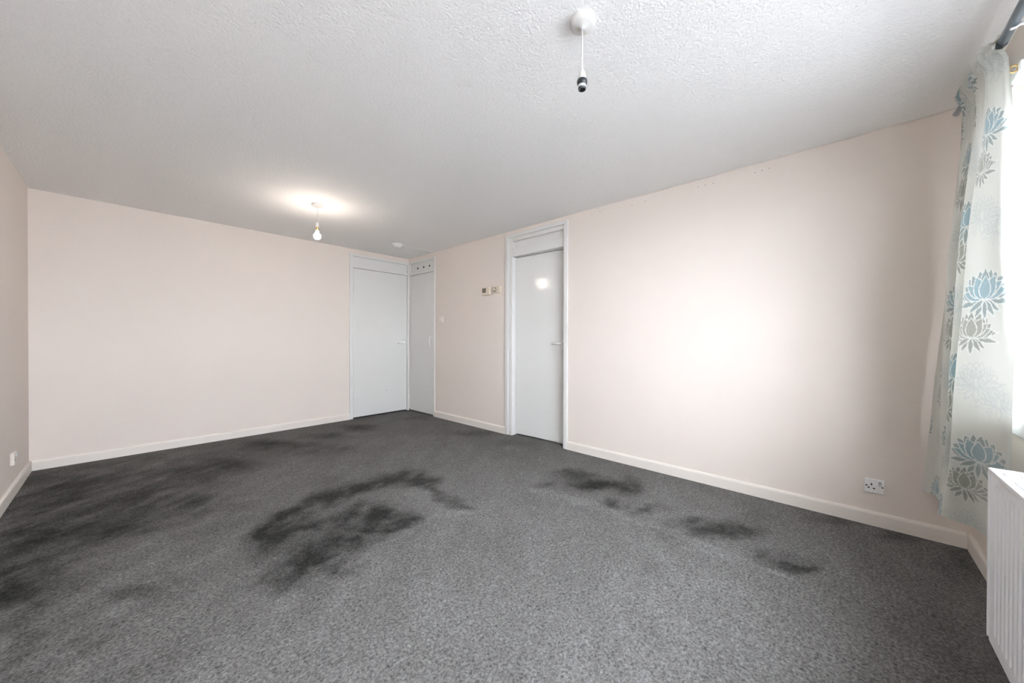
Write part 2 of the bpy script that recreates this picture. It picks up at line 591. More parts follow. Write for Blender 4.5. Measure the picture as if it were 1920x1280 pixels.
bm = bmesh.new()
box(bm, (XR, YW - WT, 0), (XR + T, D1_OUT[0] + 0.01, H))
box(bm, (XR, D1_OUT[1] - 0.01, 0), (XR + T, NARROW[0] + 0.01, H))
box(bm, (XR, D1_OUT[0] + 0.01, DTOP - 0.01), (XR + T, D1_OUT[1] - 0.01, H))
box(bm, (XR, NARROW[0] + 0.01, DTOP - 0.01), (XR + T, YB + T, H))
wall_right = tag(link('wall_right', bm, MAT['wall']), 'long pink-cream wall holding the glossy door and the bright daylight patch', 'wall', kind='structure')
bm = bmesh.new()
box(bm, (XL - T, YB, 0), (BACK[0] + 0.01, YB + T, H))
box(bm, (BACK[0] + 0.01, YB, DTOP - 0.01), (XR, YB + T, H))
wall_back = tag(link('wall_back', bm, MAT['wall']), 'plain cream end wall behind the lit bulb', 'wall', kind='structure')
wall_left = tag(link('wall_left', boxm((XL - T, YW - WT, 0), (XL, YB, H)), MAT['wall']), 'sliver of cream wall with a socket at the left edge', 'wall', kind='structure')
bm = bmesh.new()
box(bm, (XL, YW - WT, 0), (WX0, YW, H))
box(bm, (WX1, YW - WT, 0), (XR, YW, H))
box(bm, (WX0, YW - WT, 0), (WX1, YW, WZ0 - 0.03))
box(bm, (WX0, YW - WT, WZ1), (WX1, YW, H))
wall_front = tag(link('wall_front', bm, MAT['wall']), 'cream window wall behind the curtain and radiator', 'wall', kind='structure')
ceiling = tag(link('ceiling', boxm((XL - T, YW - WT, H), (XR + T, YB + T, H + 0.12)), MAT['ceiling']),
              'white stippled ceiling with two pendant fittings', 'ceiling', kind='structure')
tag(link('wall_blocker_right', boxm((XR + T + 0.005, D1_OUT[0] - 0.1, 0), (XR + T + 0.05, YB + T, H)), MAT['wall']),  # unseen slab, added to stop outside light leaking under the doors
    'added slab blocking outside light behind the doors of the long wall', 'wall', kind='structure')
tag(link('wall_blocker_back', boxm((BACK[0] - 0.1, YB + T + 0.005, 0), (XR + T, YB + T + 0.05, H)), MAT['wall']),  # same kind of added light blocker for the end-wall door
    'added slab blocking outside light behind the door of the end wall', 'wall', kind='structure')
tag(link('ground_dark_near', boxm((-30, -5.5, -0.75), (30, YW - WT - 0.02, -0.65)), MAT['dim_ground']),  # unseen near ground, added dark so the nearby ceiling stays dimmer
    'unseen dark ground added outside the window to limit bounced light', 'ground', kind='structure')
tag(link('ground_bounce', boxm((-60, -80, -0.75), (60, -5.5, -0.64)), MAT['ground']),  # unseen far ground, added as a reflector for the deep ceiling
    'unseen pale ground added further out to bounce daylight onto the ceiling', 'ground', kind='structure')


def skirting(name, a, b, inward, label):
    """profiled board: flat face with a rounded top edge"""
    a, b, n = Vector(a), Vector(b), Vector(inward)
    prof = [(0, 0), (0.016, 0), (0.016, 0.070), (0.0135, 0.078), (0.008, 0.084), (0.0, 0.086)]
    bm = bmesh.new()
    r = [[bm.verts.new(p + n * u + Vector((0, 0, v))) for u, v in prof] for p in (a, b)]
    for i in range(len(prof)):
        j = (i + 1) % len(prof)
        bm.faces.new((r[0][i], r[0][j], r[1][j], r[1][i]))
    bm.faces.new(r[0])
    bm.faces.new(list(reversed(r[1])))
    return tag(link(name, bm, MAT['skirt']), label, 'baseboard', kind='structure')


skirting('baseboard_right', (XR, YW + 0.016, 0), (XR, D1_OUT[0], 0), (-1, 0, 0), 'long cream skirting board under the bright patch of the right wall')
skirting('baseboard_right_far', (XR, D1_OUT[1], 0), (XR, NARROW[0], 0), (-1, 0, 0), 'short cream skirting board between the two doors of the long wall')
skirting('baseboard_back', (XL + 0.016, YB, 0), (BACK[0], YB, 0), (0, -1, 0), 'cream skirting board along the end wall')
skirting('baseboard_left', (XL, YW, 0), (XL, YB, 0), (1, 0, 0), 'cream skirting board along the wall at the left edge')
skirting('baseboard_front', (XL + 0.016, YW, 0), (XR, YW, 0), (0, 1, 0), 'cream skirting board under the radiator and curtain')

# thin decorator's bead where the long wall meets the ceiling
tag(link('trim_1', boxm((XR - 0.005, YW + 0.05, H - 0.006), (XR, 1.55, H - 0.001), 0.002), MAT['skirt']),
    'thin pale bead where the bright long wall meets the ceiling', 'trim', kind='structure')
# little filled screw holes in threes near the ceiling
for yy, zz in [(0.846, 2.344), (0.796, 2.343), (0.739, 2.342), (0.468, 2.338), (0.425, 2.338), (0.381, 2.341), (1.392, 2.337), (1.27, 2.339), (1.71, 2.351), (1.796, 2.345)]:
    bm = lathe(bmesh.new(), [(0, 0.0012), (0.0035, 0.001), (0.0045, 0)], Matrix.Translation((XR, yy, zz)) @ frame_to((-1, 0, 0)), 10)
    link('screw_hole', bm, MAT['spot'], wall_right)


# ------------------------------------------------------------------ doors
def wallbox(bm, side, u0, u1, z0, z1, d0, d1, bev=0.0):
    """a box on the right wall (u = y) or the back wall (u = x); d is depth behind the wall face, negative = proud"""
    if side == 'right':
        return box(bm, (XR + d0, u0, z0), (XR + d1, u1, z1), bev)
    return box(bm, (u0, YB + d0, z0), (u1, YB + d1, z1), bev)


def lever(parent, side, u, z, d, dirn, plate=True):
    """white lever handle; d = depth of the door face"""
    def P(uu, zz, dd):
        return Vector((XR + dd, uu, zz)) if side == 'right' else Vector((uu, YB + dd, zz))
    ax = (-1, 0, 0) if side == 'right' else (0, -1, 0)
    ps = []
    if plate:
        ps.append(wallbox(bmesh.new(), side, u - 0.021, u + 0.021, z - 0.075, z + 0.055, d - 0.008, d, 0.004))
        h = link('handle', ps[0], MAT['white'], parent)
    else:
        bm = lathe(bmesh.new(), [(0, 0.011), (0.02, 0.0105), (0.025, 0.007), (0.026, 0)], Matrix.Translation(P(u, z, d)) @ frame_to(ax), 24)
        h = link('handle', bm, MAT['white'], parent, True)
    bm = bmesh.new()
    tube(bm, [P(u, z, d), P(u, z, d - 0.035), P(u + dirn * 0.006, z, d - 0.044), P(u + dirn * 0.03, z, d - 0.047), P(u + dirn * 0.115, z - 0.003, d - 0.046)],
         [0.009, 0.009, 0.0105, 0.0105, 0.0085], 14)
    link('lever', bm, MAT['white'], h, True)
    bm = lathe(bmesh.new(), [(0, 0.004), (0.006, 0.0035), (0.007, 0)], Matrix.Translation(P(u, z - 0.055 if plate else z + 0.05, d - (0.008 if plate else 0))) @ frame_to(ax), 14)
    link('lock_button', bm, MAT['lamp_grey'], h, True)
    return h


# glossy door in the long wall
door = tag(empty('door_1', (XR, 2.5, 0)), 'glossy white door reflecting the lit bulb, set in the long wall', 'door', kind='structure')
o0, o1 = D1_OUT
for u0, u1 in ((o0, o0 + 0.045), (o1 - 0.045, o1)):
    link('architrave', wallbox(bmesh.new(), 'right', u0, u1, 0, DTOP + 0.012, -0.016, 0.02, 0.004), MAT['gloss'], door)
link('architrave', wallbox(bmesh.new(), 'right', o0 + 0.045, o1 - 0.045, 2.318, DTOP + 0.012, -0.016, 0.02, 0.004), MAT['gloss'], door)
bm = bmesh.new()
wallbox(bm, 'right', o0 + 0.045, D1[0], 0, 2.318, -0.002, T, 0.002)
wallbox(bm, 'right', D1[1], o1 - 0.045, 0, 2.318, -0.002, T, 0.002)
wallbox(bm, 'right', D1[0], D1[1], 2.275, 2.318, -0.002, T, 0.002)
link('door_frame', bm, MAT['gloss'], door)
link('transom_rail', wallbox(bmesh.new(), 'right', D1[0], D1[1], 2.095, 2.185, -0.002, T, 0.003), MAT['gloss'], door)
link('transom_panel', wallbox(bmesh.new(), 'right', D1[0], D1[1], 2.185, 2.275, 0.04, 0.06), MAT['gloss'], door)
leaf_bm = wallbox(bmesh.new(), 'right', D1[0] + 0.004, D1[1] - 0.004, 0.016, 2.091, 0.062, 0.102, 0.003)
bmesh.ops.rotate(leaf_bm, cent=Vector((XR + 0.062, D1[1], 1)), matrix=Matrix.Rotation(math.radians(DOOR_AJAR), 3, 'Z'), verts=leaf_bm.verts)
leaf = link('door_leaf', leaf_bm, MAT['gloss'], door)
lever(door, 'right', D1[0] + 0.05, 1.085, 0.062 + 0.012, 1)

# white door in the end wall
door = tag(empty('door_2', (2.63, YB, 0)), 'flat white door in the corner of the end wall', 'door', kind='structure')
b0, b1 = BACK
link('door_frame', wallbox(wallbox(wallbox(bmesh.new(), 'back', b0, b0 + 0.048, 0, DTOP - 0.012, -0.014, T, 0.003),
     'back', b1 - 0.034, b1 - 0.002, 0, DTOP - 0.012, -0.014, T, 0.003), 'back', b0 + 0.048, b1 - 0.034, 2.298, DTOP - 0.012, -0.014, T, 0.003), MAT['gloss'], door)
link('transom_rail', wallbox(bmesh.new(), 'back', b0 + 0.048, b1 - 0.034, 2.136, 2.166, -0.010, T, 0.003), MAT['gloss'], door)
link('transom_panel', wallbox(bmesh.new(), 'back', b0 + 0.048, b1 - 0.034, 2.166, 2.298, 0.006, 0.03), MAT['gloss'], door)
link('door_leaf', wallbox(bmesh.new(), 'back', b0 + 0.053, b1 - 0.040, 0.018, 2.132, -0.004, 0.04, 0.003), MAT['gloss'], door)
lever(door, 'back', 3.005, 1.075, -0.004, -1, plate=False)
bm = lathe(bmesh.new(), [(0, 0.003), (0.008, 0.003), (0.01, 0)], Matrix.Translation((2.725, YB - 0.004, 0.357)) @ frame_to((0, -1, 0)), 12)
link('screw_cap', bm, MAT['lamp_grey'], door)
for z in (0.32, 1.85):
    link('hinge', tube(bmesh.new(), [(b0 + 0.05, YB - 0.012, z - 0.045), (b0 + 0.05, YB - 0.012, z + 0.045)], 0.006, 10), MAT['gloss'], door, True)

# narrow cupboard door with vent holes
door = tag(empty('door_3', (XR, 4.72, 0)), 'narrow white cupboard door with three vent holes above it', 'door', kind='structure')
n0, n1 = NARROW[0], YB - 0.016
link('door_frame', wallbox(wallbox(wallbox(bmesh.new(), 'right', n0, n0 + 0.036, 0, DTOP - 0.008, -0.010, T, 0.003),
     'right', n1 - 0.030, n1, 2.122, DTOP - 0.008, -0.010, T, 0.003), 'right', n0 + 0.036, n1 - 0.03, 2.305, DTOP - 0.008, -0.010, T, 0.003), MAT['gloss'], door)
tp = link('transom_panel', wallbox(bmesh.new(), 'right', n0 + 0.036, n1 - 0.03, 2.155, 2.305, 0.004, 0.03), MAT['gloss'], door)
for yy in (4.833, 4.674, 4.521):
    Mh = Matrix.Translation((XR + 0.004, yy, 2.222)) @ frame_to((-1, 0, 0))
    link('vent_hole', lathe(bmesh.new(), [(0, 0.0006), (0.0155, 0.0006), (0.0165, 0.0)], Mh, 20), MAT['hole'], tp)
link('transom_rail', wallbox(bmesh.new(), 'right', n0 + 0.036, n1 - 0.03, 2.128, 2.155, -0.008, T, 0.003), MAT['gloss'], door)
link('door_leaf', wallbox(bmesh.new(), 'right', n0 + 0.040, n1 - 0.012, 0.016, 2.122, 0.0, 0.035, 0.003), MAT['gloss'], door)
bm = tube(bmesh.new(), [(XR, 4.475, 1.03), (XR - 0.022, 4.475, 1.035), (XR - 0.027, 4.475, 1.05), (XR - 0.027, 4.475, 1.14), (XR - 0.022, 4.475, 1.155), (XR, 4.475, 1.16)], 0.005, 10)
link('pull_handle', bm, MAT['white'], door, True)
for z in (0.30, 1.80):
    link('hinge', tube(bmesh.new(), [(XR - 0.004, n1 - 0.007, z - 0.05), (XR - 0.004, n1 - 0.007, z + 0.05)], 0.006, 10), MAT['gloss'], door, True)

# ------------------------------------------------------------------ window
win = tag(empty('window_1', ((WX0 + WX1) / 2, YW - WT / 2, WZ0)), 'white framed window with bright sky behind the curtain', 'window', kind='structure')
fy0, fy1 = YW - 0.20, YW - 0.13
bm = bmesh.new()
box(bm, (WX0, fy0, WZ0), (WX0 + 0.06, fy1, WZ1), 0.006)
box(bm, (WX1 - 0.06, fy0, WZ0), (WX1, fy1, WZ1), 0.006)
box(bm, (WX0 + 0.06, fy0, WZ0), (WX1 - 0.06, fy1, WZ0 + 0.06), 0.006)
box(bm, (WX0 + 0.06, fy0, WZ1 - 0.06), (WX1 - 0.06, fy1, WZ1), 0.006)
link('window_frame', bm, MAT['pvc'], win)
mx = [WX0 + 0.06, 0.62, 1.70, WX1 - 0.06]
for m_ in mx[1:-1]:
    link('mullion', boxm((m_ - 0.03, fy0, WZ0 + 0.06), (m_ + 0.03, fy1, WZ1 - 0.06), 0.006), MAT['pvc'], win)
for a, b in zip(mx, mx[1:]):
    link('pane', boxm((a + (0.03 if a > mx[0] else 0), YW - 0.168, WZ0 + 0.06), (b - (0.03 if b < mx[-1] else 0), YW - 0.164, WZ1 - 0.06)), MAT['glass'], win)
link('window_sill', boxm((WX0 - 0.06, YW - 0.13, WZ0 - 0.03), (WX1 + 0.05, YW, WZ0), 0.0), MAT['pvc'], win)
link('sill_nosing', boxm((WX0 - 0.06, YW, WZ0 - 0.066), (WX1 + 0.05, YW + 0.062, WZ0), 0.008), MAT['pvc'], win)

# ------------------------------------------------------------------ pendant fittings
def pendant(x, y, holder_z, lit, label, rose_r=0.05):
    t = tag(empty('pendant_light', (x, y, H)), label, 'light')
    up = Matrix.Translation((x, y, H)) @ Matrix.Diagonal((1, 1, -1, 1))
    rose = link('ceiling_rose', lathe(bmesh.new(), [(0, 0.030), (0.010, 0.030), (0.012, 0.026), (rose_r * 0.75, 0.025), (rose_r * 0.94, 0.020), (rose_r, 0.010), (rose_r, 0)], up, 40), MAT['aged'], t, True)
    link('cord_grip', lathe(bmesh.new(), [(0.0, 0.034), (0.006, 0.034), (0.007, 0.029)], up, 16), MAT['lamp_grey'], rose, True)
    zt = holder_z + 0.075
    link('cord', tube(bmesh.new(), [(x, y, H - 0.03), (x + 0.0006, y, (H + zt) / 2), (x, y, zt)], 0.0032, 10), MAT['aged'], t, True)
    Mz = Matrix.Translation((x, y, holder_z))
    link('lamp_holder', lathe(bmesh.new(), [(0, 0.078), (0.006, 0.078), (0.011, 0.070), (0.0145, 0.058), (0.0155, 0.040), (0.0155, 0.034)], Mz, 24), MAT['aged'], t, True)
    if lit:
        link('bulb_cap', lathe(bmesh.new(), [(0.0135, 0.036), (0.0135, 0.005), (0.011, 0.0)], Mz, 24), MAT['brass'], t, True)
        prof = [(0.011, 0.004)]
        for k in range(15):
            a = math.radians(28 + (180 - 28) * k / 14)
            prof.append((0.031 * math.sin(a) + 1e-9, -0.050 + 0.031 * math.cos(a) * 1.02))
        prof[-1] = (0, prof[-1][1])
        link('bulb', lathe(bmesh.new(), prof, Mz, 28), MAT['bulb'], t, True)
    else:
        link('shade_ring', lathe(bmesh.new(), [(0.0155, 0.038), (0.0195, 0.036), (0.0205, 0.026), (0.0175, 0.017), (0.0155, 0.016)], Mz, 28), MAT['dark'], t, True)
        link('skirt', lathe(bmesh.new(), [(0.0155, 0.018), (0.0150, 0.006), (0.0148, 0.004)], Mz, 28), MAT['lamp_grey'], t, True)
        link('socket_mouth', lathe(bmesh.new(), [(0.0152, 0.006), (0.0148, -0.002), (0.0125, -0.002), (0.0120, 0.014), (0, 0.014)], Mz, 28), MAT['dark'], t, True)
    return t


pendant(1.250, 0.770, 2.128, False, 'pendant fitting hanging empty with black lamp holder and no bulb')
pendant(1.258, 3.655, 2.150, True, 'pendant fitting with a bare glowing bulb near the end wall')

# ------------------------------------------------------------------ smoke detector and its cable
sd = tag(empty('smoke_detector', (2.505, 4.385, H)), 'round white smoke detector on the ceiling before the corner doors', 'smoke detector')
up = Matrix.Translation((2.505, 4.385, H)) @ Matrix.Diagonal((1, 1, -1, 1))
link('base_plate', lathe(bmesh.new(), [(0, 0.012), (0.068, 0.012), (0.070, 0.009), (0.070, 0)], up, 36), MAT['white'], sd, True)
link('body', lathe(bmesh.new(), [(0, 0.050), (0.018, 0.049), (0.036, 0.043), (0.050, 0.032), (0.060, 0.012)], up, 36), MAT['white'], sd, True)
link('test_button', lathe(bmesh.new(), [(0, 0.053), (0.008, 0.0525), (0.009, 0.048)], up, 20), MAT['lamp_grey'], sd, True)
bm = bmesh.new()
box(bm, (2.58, 4.381, H - 0.010), (XR - 0.001, 4.393, H - 0.0005), 0.003)
tag(link('cable_trunking', bm, MAT['white']), 'thin white cable cover from the smoke detector to the wall', 'cable')

# ------------------------------------------------------------------ thermostats, switch, sockets
ts = tag(empty('digital_thermostat', (XR, 3.285, 1.69)), 'cream thermostat with a grey display, further from the door', 'thermostat')
link('body', wallbox(bmesh.new(), 'right', 3.205, 3.335, 1.682, 1.776, -0.034, 0, 0.005), MAT['cream'], ts)
link('display', wallbox(bmesh.new(), 'right', 3.262, 3.326, 1.708, 1.766, -0.0355, -0.03, 0.001), MAT['lcd'], ts)
link('button', wallbox(bmesh.new(), 'right', 3.222, 3.245, 1.700, 1.712, -0.036, -0.03, 0.001), MAT['lamp_grey'], ts)
ts = tag(empty('dial_thermostat', (XR, 3.085, 1.69)), 'cream thermostat with a round dial, beside the glossy door', 'thermostat')
link('body', wallbox(bmesh.new(), 'right', 3.025, 3.145, 1.690, 1.775, -0.028, 0, 0.005), MAT['cream'], ts)
Md = Matrix.Translation((XR - 0.028, 3.112, 1.733)) @ frame_to((-1, 0, 0))
link('dial_ring', lathe(bmesh.new(), [(0, 0.002), (0.026, 0.002), (0.027, -0.002)], Md, 30), MAT['lcd'], ts, True)
link('dial', lathe(bmesh.new(), [(0, 0.014), (0.014, 0.0135), (0.017, 0.010), (0.018, 0.0)], Md, 30), MAT['cream'], ts, True)

sw = tag(empty('light_switch', (XR, 4.225, 1.37)), 'small wall-coloured light switch beside the narrow cupboard door', 'switch')
link('plate', wallbox(bmesh.new(), 'right', 4.182, 4.268, 1.367, 1.453, -0.009, 0, 0.003), MAT['skirt'], sw)
link('rocker', wallbox(bmesh.new(), 'right', 4.218, 4.232, 1.396, 1.424, -0.014, -0.007, 0.002), MAT['skirt'], sw)


def socket_parts(root, side_fn, face='white'):
    """single switched socket drawn on a local face: side_fn(u0,u1,v0,v1,d0,d1,bev) gives a bmesh"""
    link('plate', side_fn(-0.043, 0.043, -0.043, 0.043, 0, 0.011, 0.004), MAT[face], root)
    for u0, u1, v0, v1 in ((-0.016, -0.009, 0.004, 0.016), (-0.029, -0.020, -0.015, -0.008), (-0.006, 0.003, -0.017, -0.010)):
        link('pin_hole', side_fn(u0, u1, v0, v1, 0.0105, 0.0116, 0), MAT['hole'], root)
    link('rocker', side_fn(0.017, 0.031, 0.006, 0.032, 0.010, 0.016, 0.002), MAT['lamp_grey'], root)
    link('switch_mark', side_fn(0.019, 0.027, 0.026, 0.029, 0.0155, 0.0166, 0), MAT['hole'], root)
    for u in (-0.034, 0.034):
        link('screw', side_fn(u - 0.004, u + 0.004, -0.004, 0.004, 0.0105, 0.0118, 0.001), MAT['hole'] if u < 0 else MAT['lcd'], root)


s1 = tag(empty('wall_socket', (XR, -0.152, 0.19)), 'white single switched socket low on the long wall near the curtain', 'socket')


def right_face(u0, u1, v0, v1, d0, d1, bev):
    return box(bmesh.new(), (XR - d1, -0.152 - u1, 0.240 + v0), (XR - d0, -0.152 - u0, 0.240 + v1), bev)


socket_parts(s1, right_face)
s2 = tag(empty('wall_socket', (XL, 4.355, 0.227)), 'white surface-mounted socket on the wall at the left edge', 'socket')
link('back_box', box(bmesh.new(), (XL, 4.314, 0.227), (XL + 0.008, 4.396, 0.313), 0.003), MAT['skirt'], s2)


def left_face(u0, u1, v0, v1, d0, d1, bev):
    return box(bmesh.new(), (XL + 0.008 + d0, 4.355 + u0, 0.270 + v0), (XL + 0.008 + d1, 4.355 + u1, 0.270 + v1), bev)


socket_parts(s2, left_face, 'skirt')

# ------------------------------------------------------------------ radiator
RX0, RX1, RZ0, RZ1, RYF, RYB = 0.42, 1.81, 0.205, 0.735, -0.340, -0.440
rad = tag(empty('radiator', ((RX0 + RX1) / 2, YW + 0.1, RZ0)), 'white panel radiator under the window sill', 'radiator')


def ribbed(yf, sgn):
    """pressed steel panel: vertical channels between flat top and bottom borders"""
    pitch, bm = 0.0333, bmesh.new()
    n = int((RX1 - RX0 - 0.03) / pitch)
    xs = [RX0]
    prof = [0.0]
    x = RX0 + 0.015
    for i in range(n):
        for f, dpt in ((0.0, 0), (0.22, 0), (0.36, 1), (0.70, 1), (0.84, 0)):
            xs.append(x + f * pitch)
            prof.append(dpt * 0.010)
        x += pitch
    xs.append(RX1)
    prof.append(0.0)
    zs = [(RZ0, 0), (RZ0 + 0.035, 0), (RZ0 + 0.055, 1), (RZ1 - 0.062, 1), (RZ1 - 0.042, 0), (RZ1 - 0.006, 0)]
    g = [[bm.verts.new((x_, yf - sgn * p * k, z)) for x_, p in zip(xs, prof)] for z, k in zs]
    for a, b in zip(g, g[1:]):
        for i in range(len(xs) - 1):
            bm.faces.new((a[i], a[i + 1], b[i + 1], b[i]))
    gb = [bm.verts.new(v) for v in ((RX0, yf - sgn * 0.016, RZ0), (RX1, yf - sgn * 0.016, RZ0), (RX1, yf - sgn * 0.016, RZ1 - 0.006), (RX0, yf - sgn * 0.016, RZ1 - 0.006))]
    bm.faces.new(gb)
    return bm


link('front_panel', ribbed(RYF, 1), MAT['rad'], rad)
link('rear_panel', ribbed(RYB, -1), MAT['rad'], rad)
for xa, xb in ((RX1 - 0.004, RX1 + 0.006), (RX0 - 0.006, RX0 + 0.004)):
    link('side_cover', boxm((xa, RYB - 0.004, RZ0 + 0.01), (xb, RYF + 0.004, RZ1), 0.003), MAT['rad'], rad)
bm = bmesh.new()
box(bm, (RX0, RYF - 0.012, RZ1 - 0.012), (RX1, RYF + 0.005, RZ1 + 0.002), 0.004)
box(bm, (RX0, RYB - 0.004, RZ1 - 0.012), (RX1, RYB + 0.012, RZ1 + 0.002), 0.003)
nsl = 5
for i in range(nsl):
    yy = RYB + 0.016 + (RYF - RYB - 0.032) * (i + 0.5) / nsl
    box(bm, (RX0, yy - 0.0055, RZ1 - 0.006), (RX1, yy + 0.0055, RZ1))
for k in range(15):
    xx = RX0 + 0.03 + (RX1 - RX0 - 0.06) * k / 14
    box(bm, (xx - 0.006, RYB, RZ1 - 0.0055), (xx + 0.006, RYF - 0.004, RZ1 - 0.001))
link('top_grille', bm, MAT['rad'], rad)
link('convector', boxm((RX0 + 0.02, RYB + 0.018, RZ0 + 0.06), (RX1 - 0.02, RYF - 0.018, RZ1 - 0.06)), MAT['rad'], rad)
for xx in (RX0 + 0.2, RX1 - 0.2):
    link('bracket', boxm((xx - 0.015, YW + 0.0005, RZ0 + 0.05), (xx + 0.015, RYB - 0.002, RZ1 - 0.08), 0.003), MAT['rad'], rad)
for xx in (RX0 - 0.03,):
    bm = tube(bmesh.new(), [(RX0 + 0.01, -0.39, RZ0 + 0.03), (xx, -0.39, RZ0 + 0.03), (xx, -0.39, 0.0)], 0.0085, 12)
    link('pipe', bm, MAT['chrome'], rad, True)

# ------------------------------------------------------------------ curtain pole
PY = -0.44
pole = tag(empty('curtain_pole', (2.2, PY, 2.24)), 'grey metal curtain pole running above the window', 'curtain pole')
JX, JZ, EX, EZ = 2.235, 2.246, 2.972, 2.321
bm = tube(bmesh.new(), [(XL + 0.15, PY, JZ + 0.002), (JX, PY, JZ)], 0.0145, 24)
link('outer_tube', bm, MAT['steel'], pole, True)
link('joint_collar', lathe(bmesh.new(), [(0, 0.0), (0.0150, 0.0), (0.0150, 0.022), (0.0135, 0.028), (0.0118, 0.028)], Matrix.Translation((JX - 0.004, PY, JZ)) @ frame_to((1, 0, 0)), 24), MAT['dark'], pole, True)
bm = tube(bmesh.new(), [(JX - 0.05, PY, JZ - 0.003), (JX + 0.02, PY, JZ), (EX, PY, EZ)], 0.0112, 20)
link('inner_tube', bm, MAT['steel'], pole, True)
d = Vector((EX - JX, 0, EZ - JZ)).normalized()
link('end_cap', lathe(bmesh.new(), [(0.0112, -0.004), (0.0135, 0.0), (0.0135, 0.010), (0.010, 0.016), (0, 0.018)], Matrix.Translation((EX, PY, EZ)) @ frame_to(d), 20), MAT['lamp_grey'], pole, True)
for bx_, bz in ((2.13, JZ), (0.4, JZ + 0.001)):
    bm = bmesh.new()
    box(bm, (bx_ - 0.012, YW, bz - 0.034), (bx_ + 0.012, YW + 0.006, bz + 0.034), 0.002)
    tube(bm, [(bx_, YW + 0.003, bz - 0.012), (bx_, PY - 0.016, bz - 0.012)], 0.006, 12)
    br = link('bracket', bm, MAT['white'], pole)
    ring = [Vector((bx_, PY + 0.0185 * math.cos(a), bz + 0.0185 * math.sin(a))) for a in np.linspace(math.pi * 0.62, math.pi * 1.62, 14)]
    link('cradle', tube(bmesh.new(), ring, 0.0045, 8), MAT['white'], br, True)

# net-curtain hook screwed above the window opening
hk = tag(empty('net_curtain_hook', (2.35, YW, 2.18)), 'small white hook block with brass ring above the window', 'hook')
link('block', boxm((2.335, YW, 2.165), (2.455, YW + 0.022, 2.205), 0.004), MAT['white'], hk)
ring = [Vector((2.362, YW + 0.032 + 0.011 * math.cos(a), 2.188 + 0.013 * math.sin(a))) for a in np.linspace(0, 2 * math.pi * 0.93, 20)]
link('ring', tube(bmesh.new(), ring, 0.0035, 8), MAT['brass'], hk, True)

# ------------------------------------------------------------------ curtain
def catmull(pts, n):
    pts = np.array(pts, float)
    P = np.vstack([2 * pts[0] - pts[1], pts, 2 * pts[-1] - pts[-2]])
    seg = len(pts) - 1
    t = np.linspace(0, seg, n)
    i = np.minimum(t.astype(int), seg - 1)
    f = (t - i)[:, None]
    p0, p1, p2, p3 = P[i], P[i + 1], P[i + 2], P[i + 3]
    return 0.5 * (2 * p1 + (p2 - p0) * f + (2 * p0 - 5 * p1 + 4 * p2 - p3) * f ** 2 + (3 * p1 - p0 - 3 * p2 + p3) * f ** 3)


# plan of the folds (x, y) from the wall side to the leading edge, at four heights
PLANS = [
    (2.30, [(2.765, -0.442), (2.735, -0.434), (2.695, -0.450), (2.65, -0.430), (2.59, -0.450), (2.50, -0.428), (2.43, -0.452), (2.36, -0.426), (2.29, -0.440), (2.25, -0.462)]),
    (1.45, [(2.99, -0.415), (2.82, -0.392), (2.65, -0.372), (2.56, -0.440), (2.44, -0.365), (2.37, -0.415), (2.295, -0.365), (2.225, -0.400), (2.175, -0.432), (2.20, -0.468)]),
    (0.75, [(3.02, -0.370), (2.88, -0.385), (2.70, -0.362), (2.61, -0.430), (2.53, -0.352), (2.50, -0.400), (2.42, -0.352), (2.31, -0.405), (2.18, -0.436), (2.10, -0.440)]),
    (0.285, [(3.05, -0.340), (2.93, -0.375), (2.78, -0.385), (2.70, -0.420), (2.64, -0.350), (2.60, -0.345), (2.56, -0.362), (2.49, -0.430), (2.33, -0.452), (2.16, -0.452)]),
]



def flower(col, mask_shape, U, V, cu, cv, size, fill, line, rnd, faint=False):
    """lotus print: fan of pointed petals with pale outlines, bud in the middle, leaves splayed below"""
    sel = (np.abs(U - cu) < size * 1.35) & (np.abs(V - cv) < size * 1.3)
    ii = np.nonzero(sel)
    if len(ii[0]) == 0:
        return
    x = (U[ii] - cu) / size
    y = (V[ii] - cv) / size
    c = col[ii].copy()
    petals = []
    for a in (-100, -80, 80, 100):
        petals.append((a, 0.10, 1.12, 0.13, -0.28, fill[1]))
    for a in (-150, -128, 128, 150, 180):
        petals.append((a, 0.06, 0.78, 0.12, -0.26, fill[1]))
    for a in (-78, 78, -60, 60, -43, 43, -29, 29, -15, 15, 0):
        petals.append((a, 0.30, 1.06 - 0.0016 * abs(a), 0.20, -0.28, fill[1]))
    for a in (-70, 70, -50, 50):
        petals.append((a, 0.10, 0.86, 0.19, -0.28, fill[0]))
    for a in (-26, 26):
        petals.append((a, 0.0, 0.86, 0.27, -0.28, fill[0]))
    petals.append((0, 0.0, 0.80, 0.24, -0.28, fill[0]))
    for a, r0, r1, w, oy, f in petals:
        aa = math.radians(a + rnd.uniform(-4, 4))
        s, k = math.sin(aa), math.cos(aa)
        al = x * s + (y - oy) * k
        ac = x * k - (y - oy) * s
        t = (al - r0) / (r1 - r0)
        tt = np.clip(t, 0, 1)
        half = w * (np.sin(np.pi * tt ** 0.75)) ** 0.8
        d = np.where((t > 0) & (t < 1), half - np.abs(ac), -1)
        lw = 0.042
        inn = d > lw
        edge = (d > 0) & ~inn
        if faint:
            c[edge] = 0.45 * c[edge] + 0.55 * np.array(line)
        else:
            c[inn] = 0.08 * c[inn] + 0.92 * np.array(f)
            c[edge] = line
    col[ii] = c


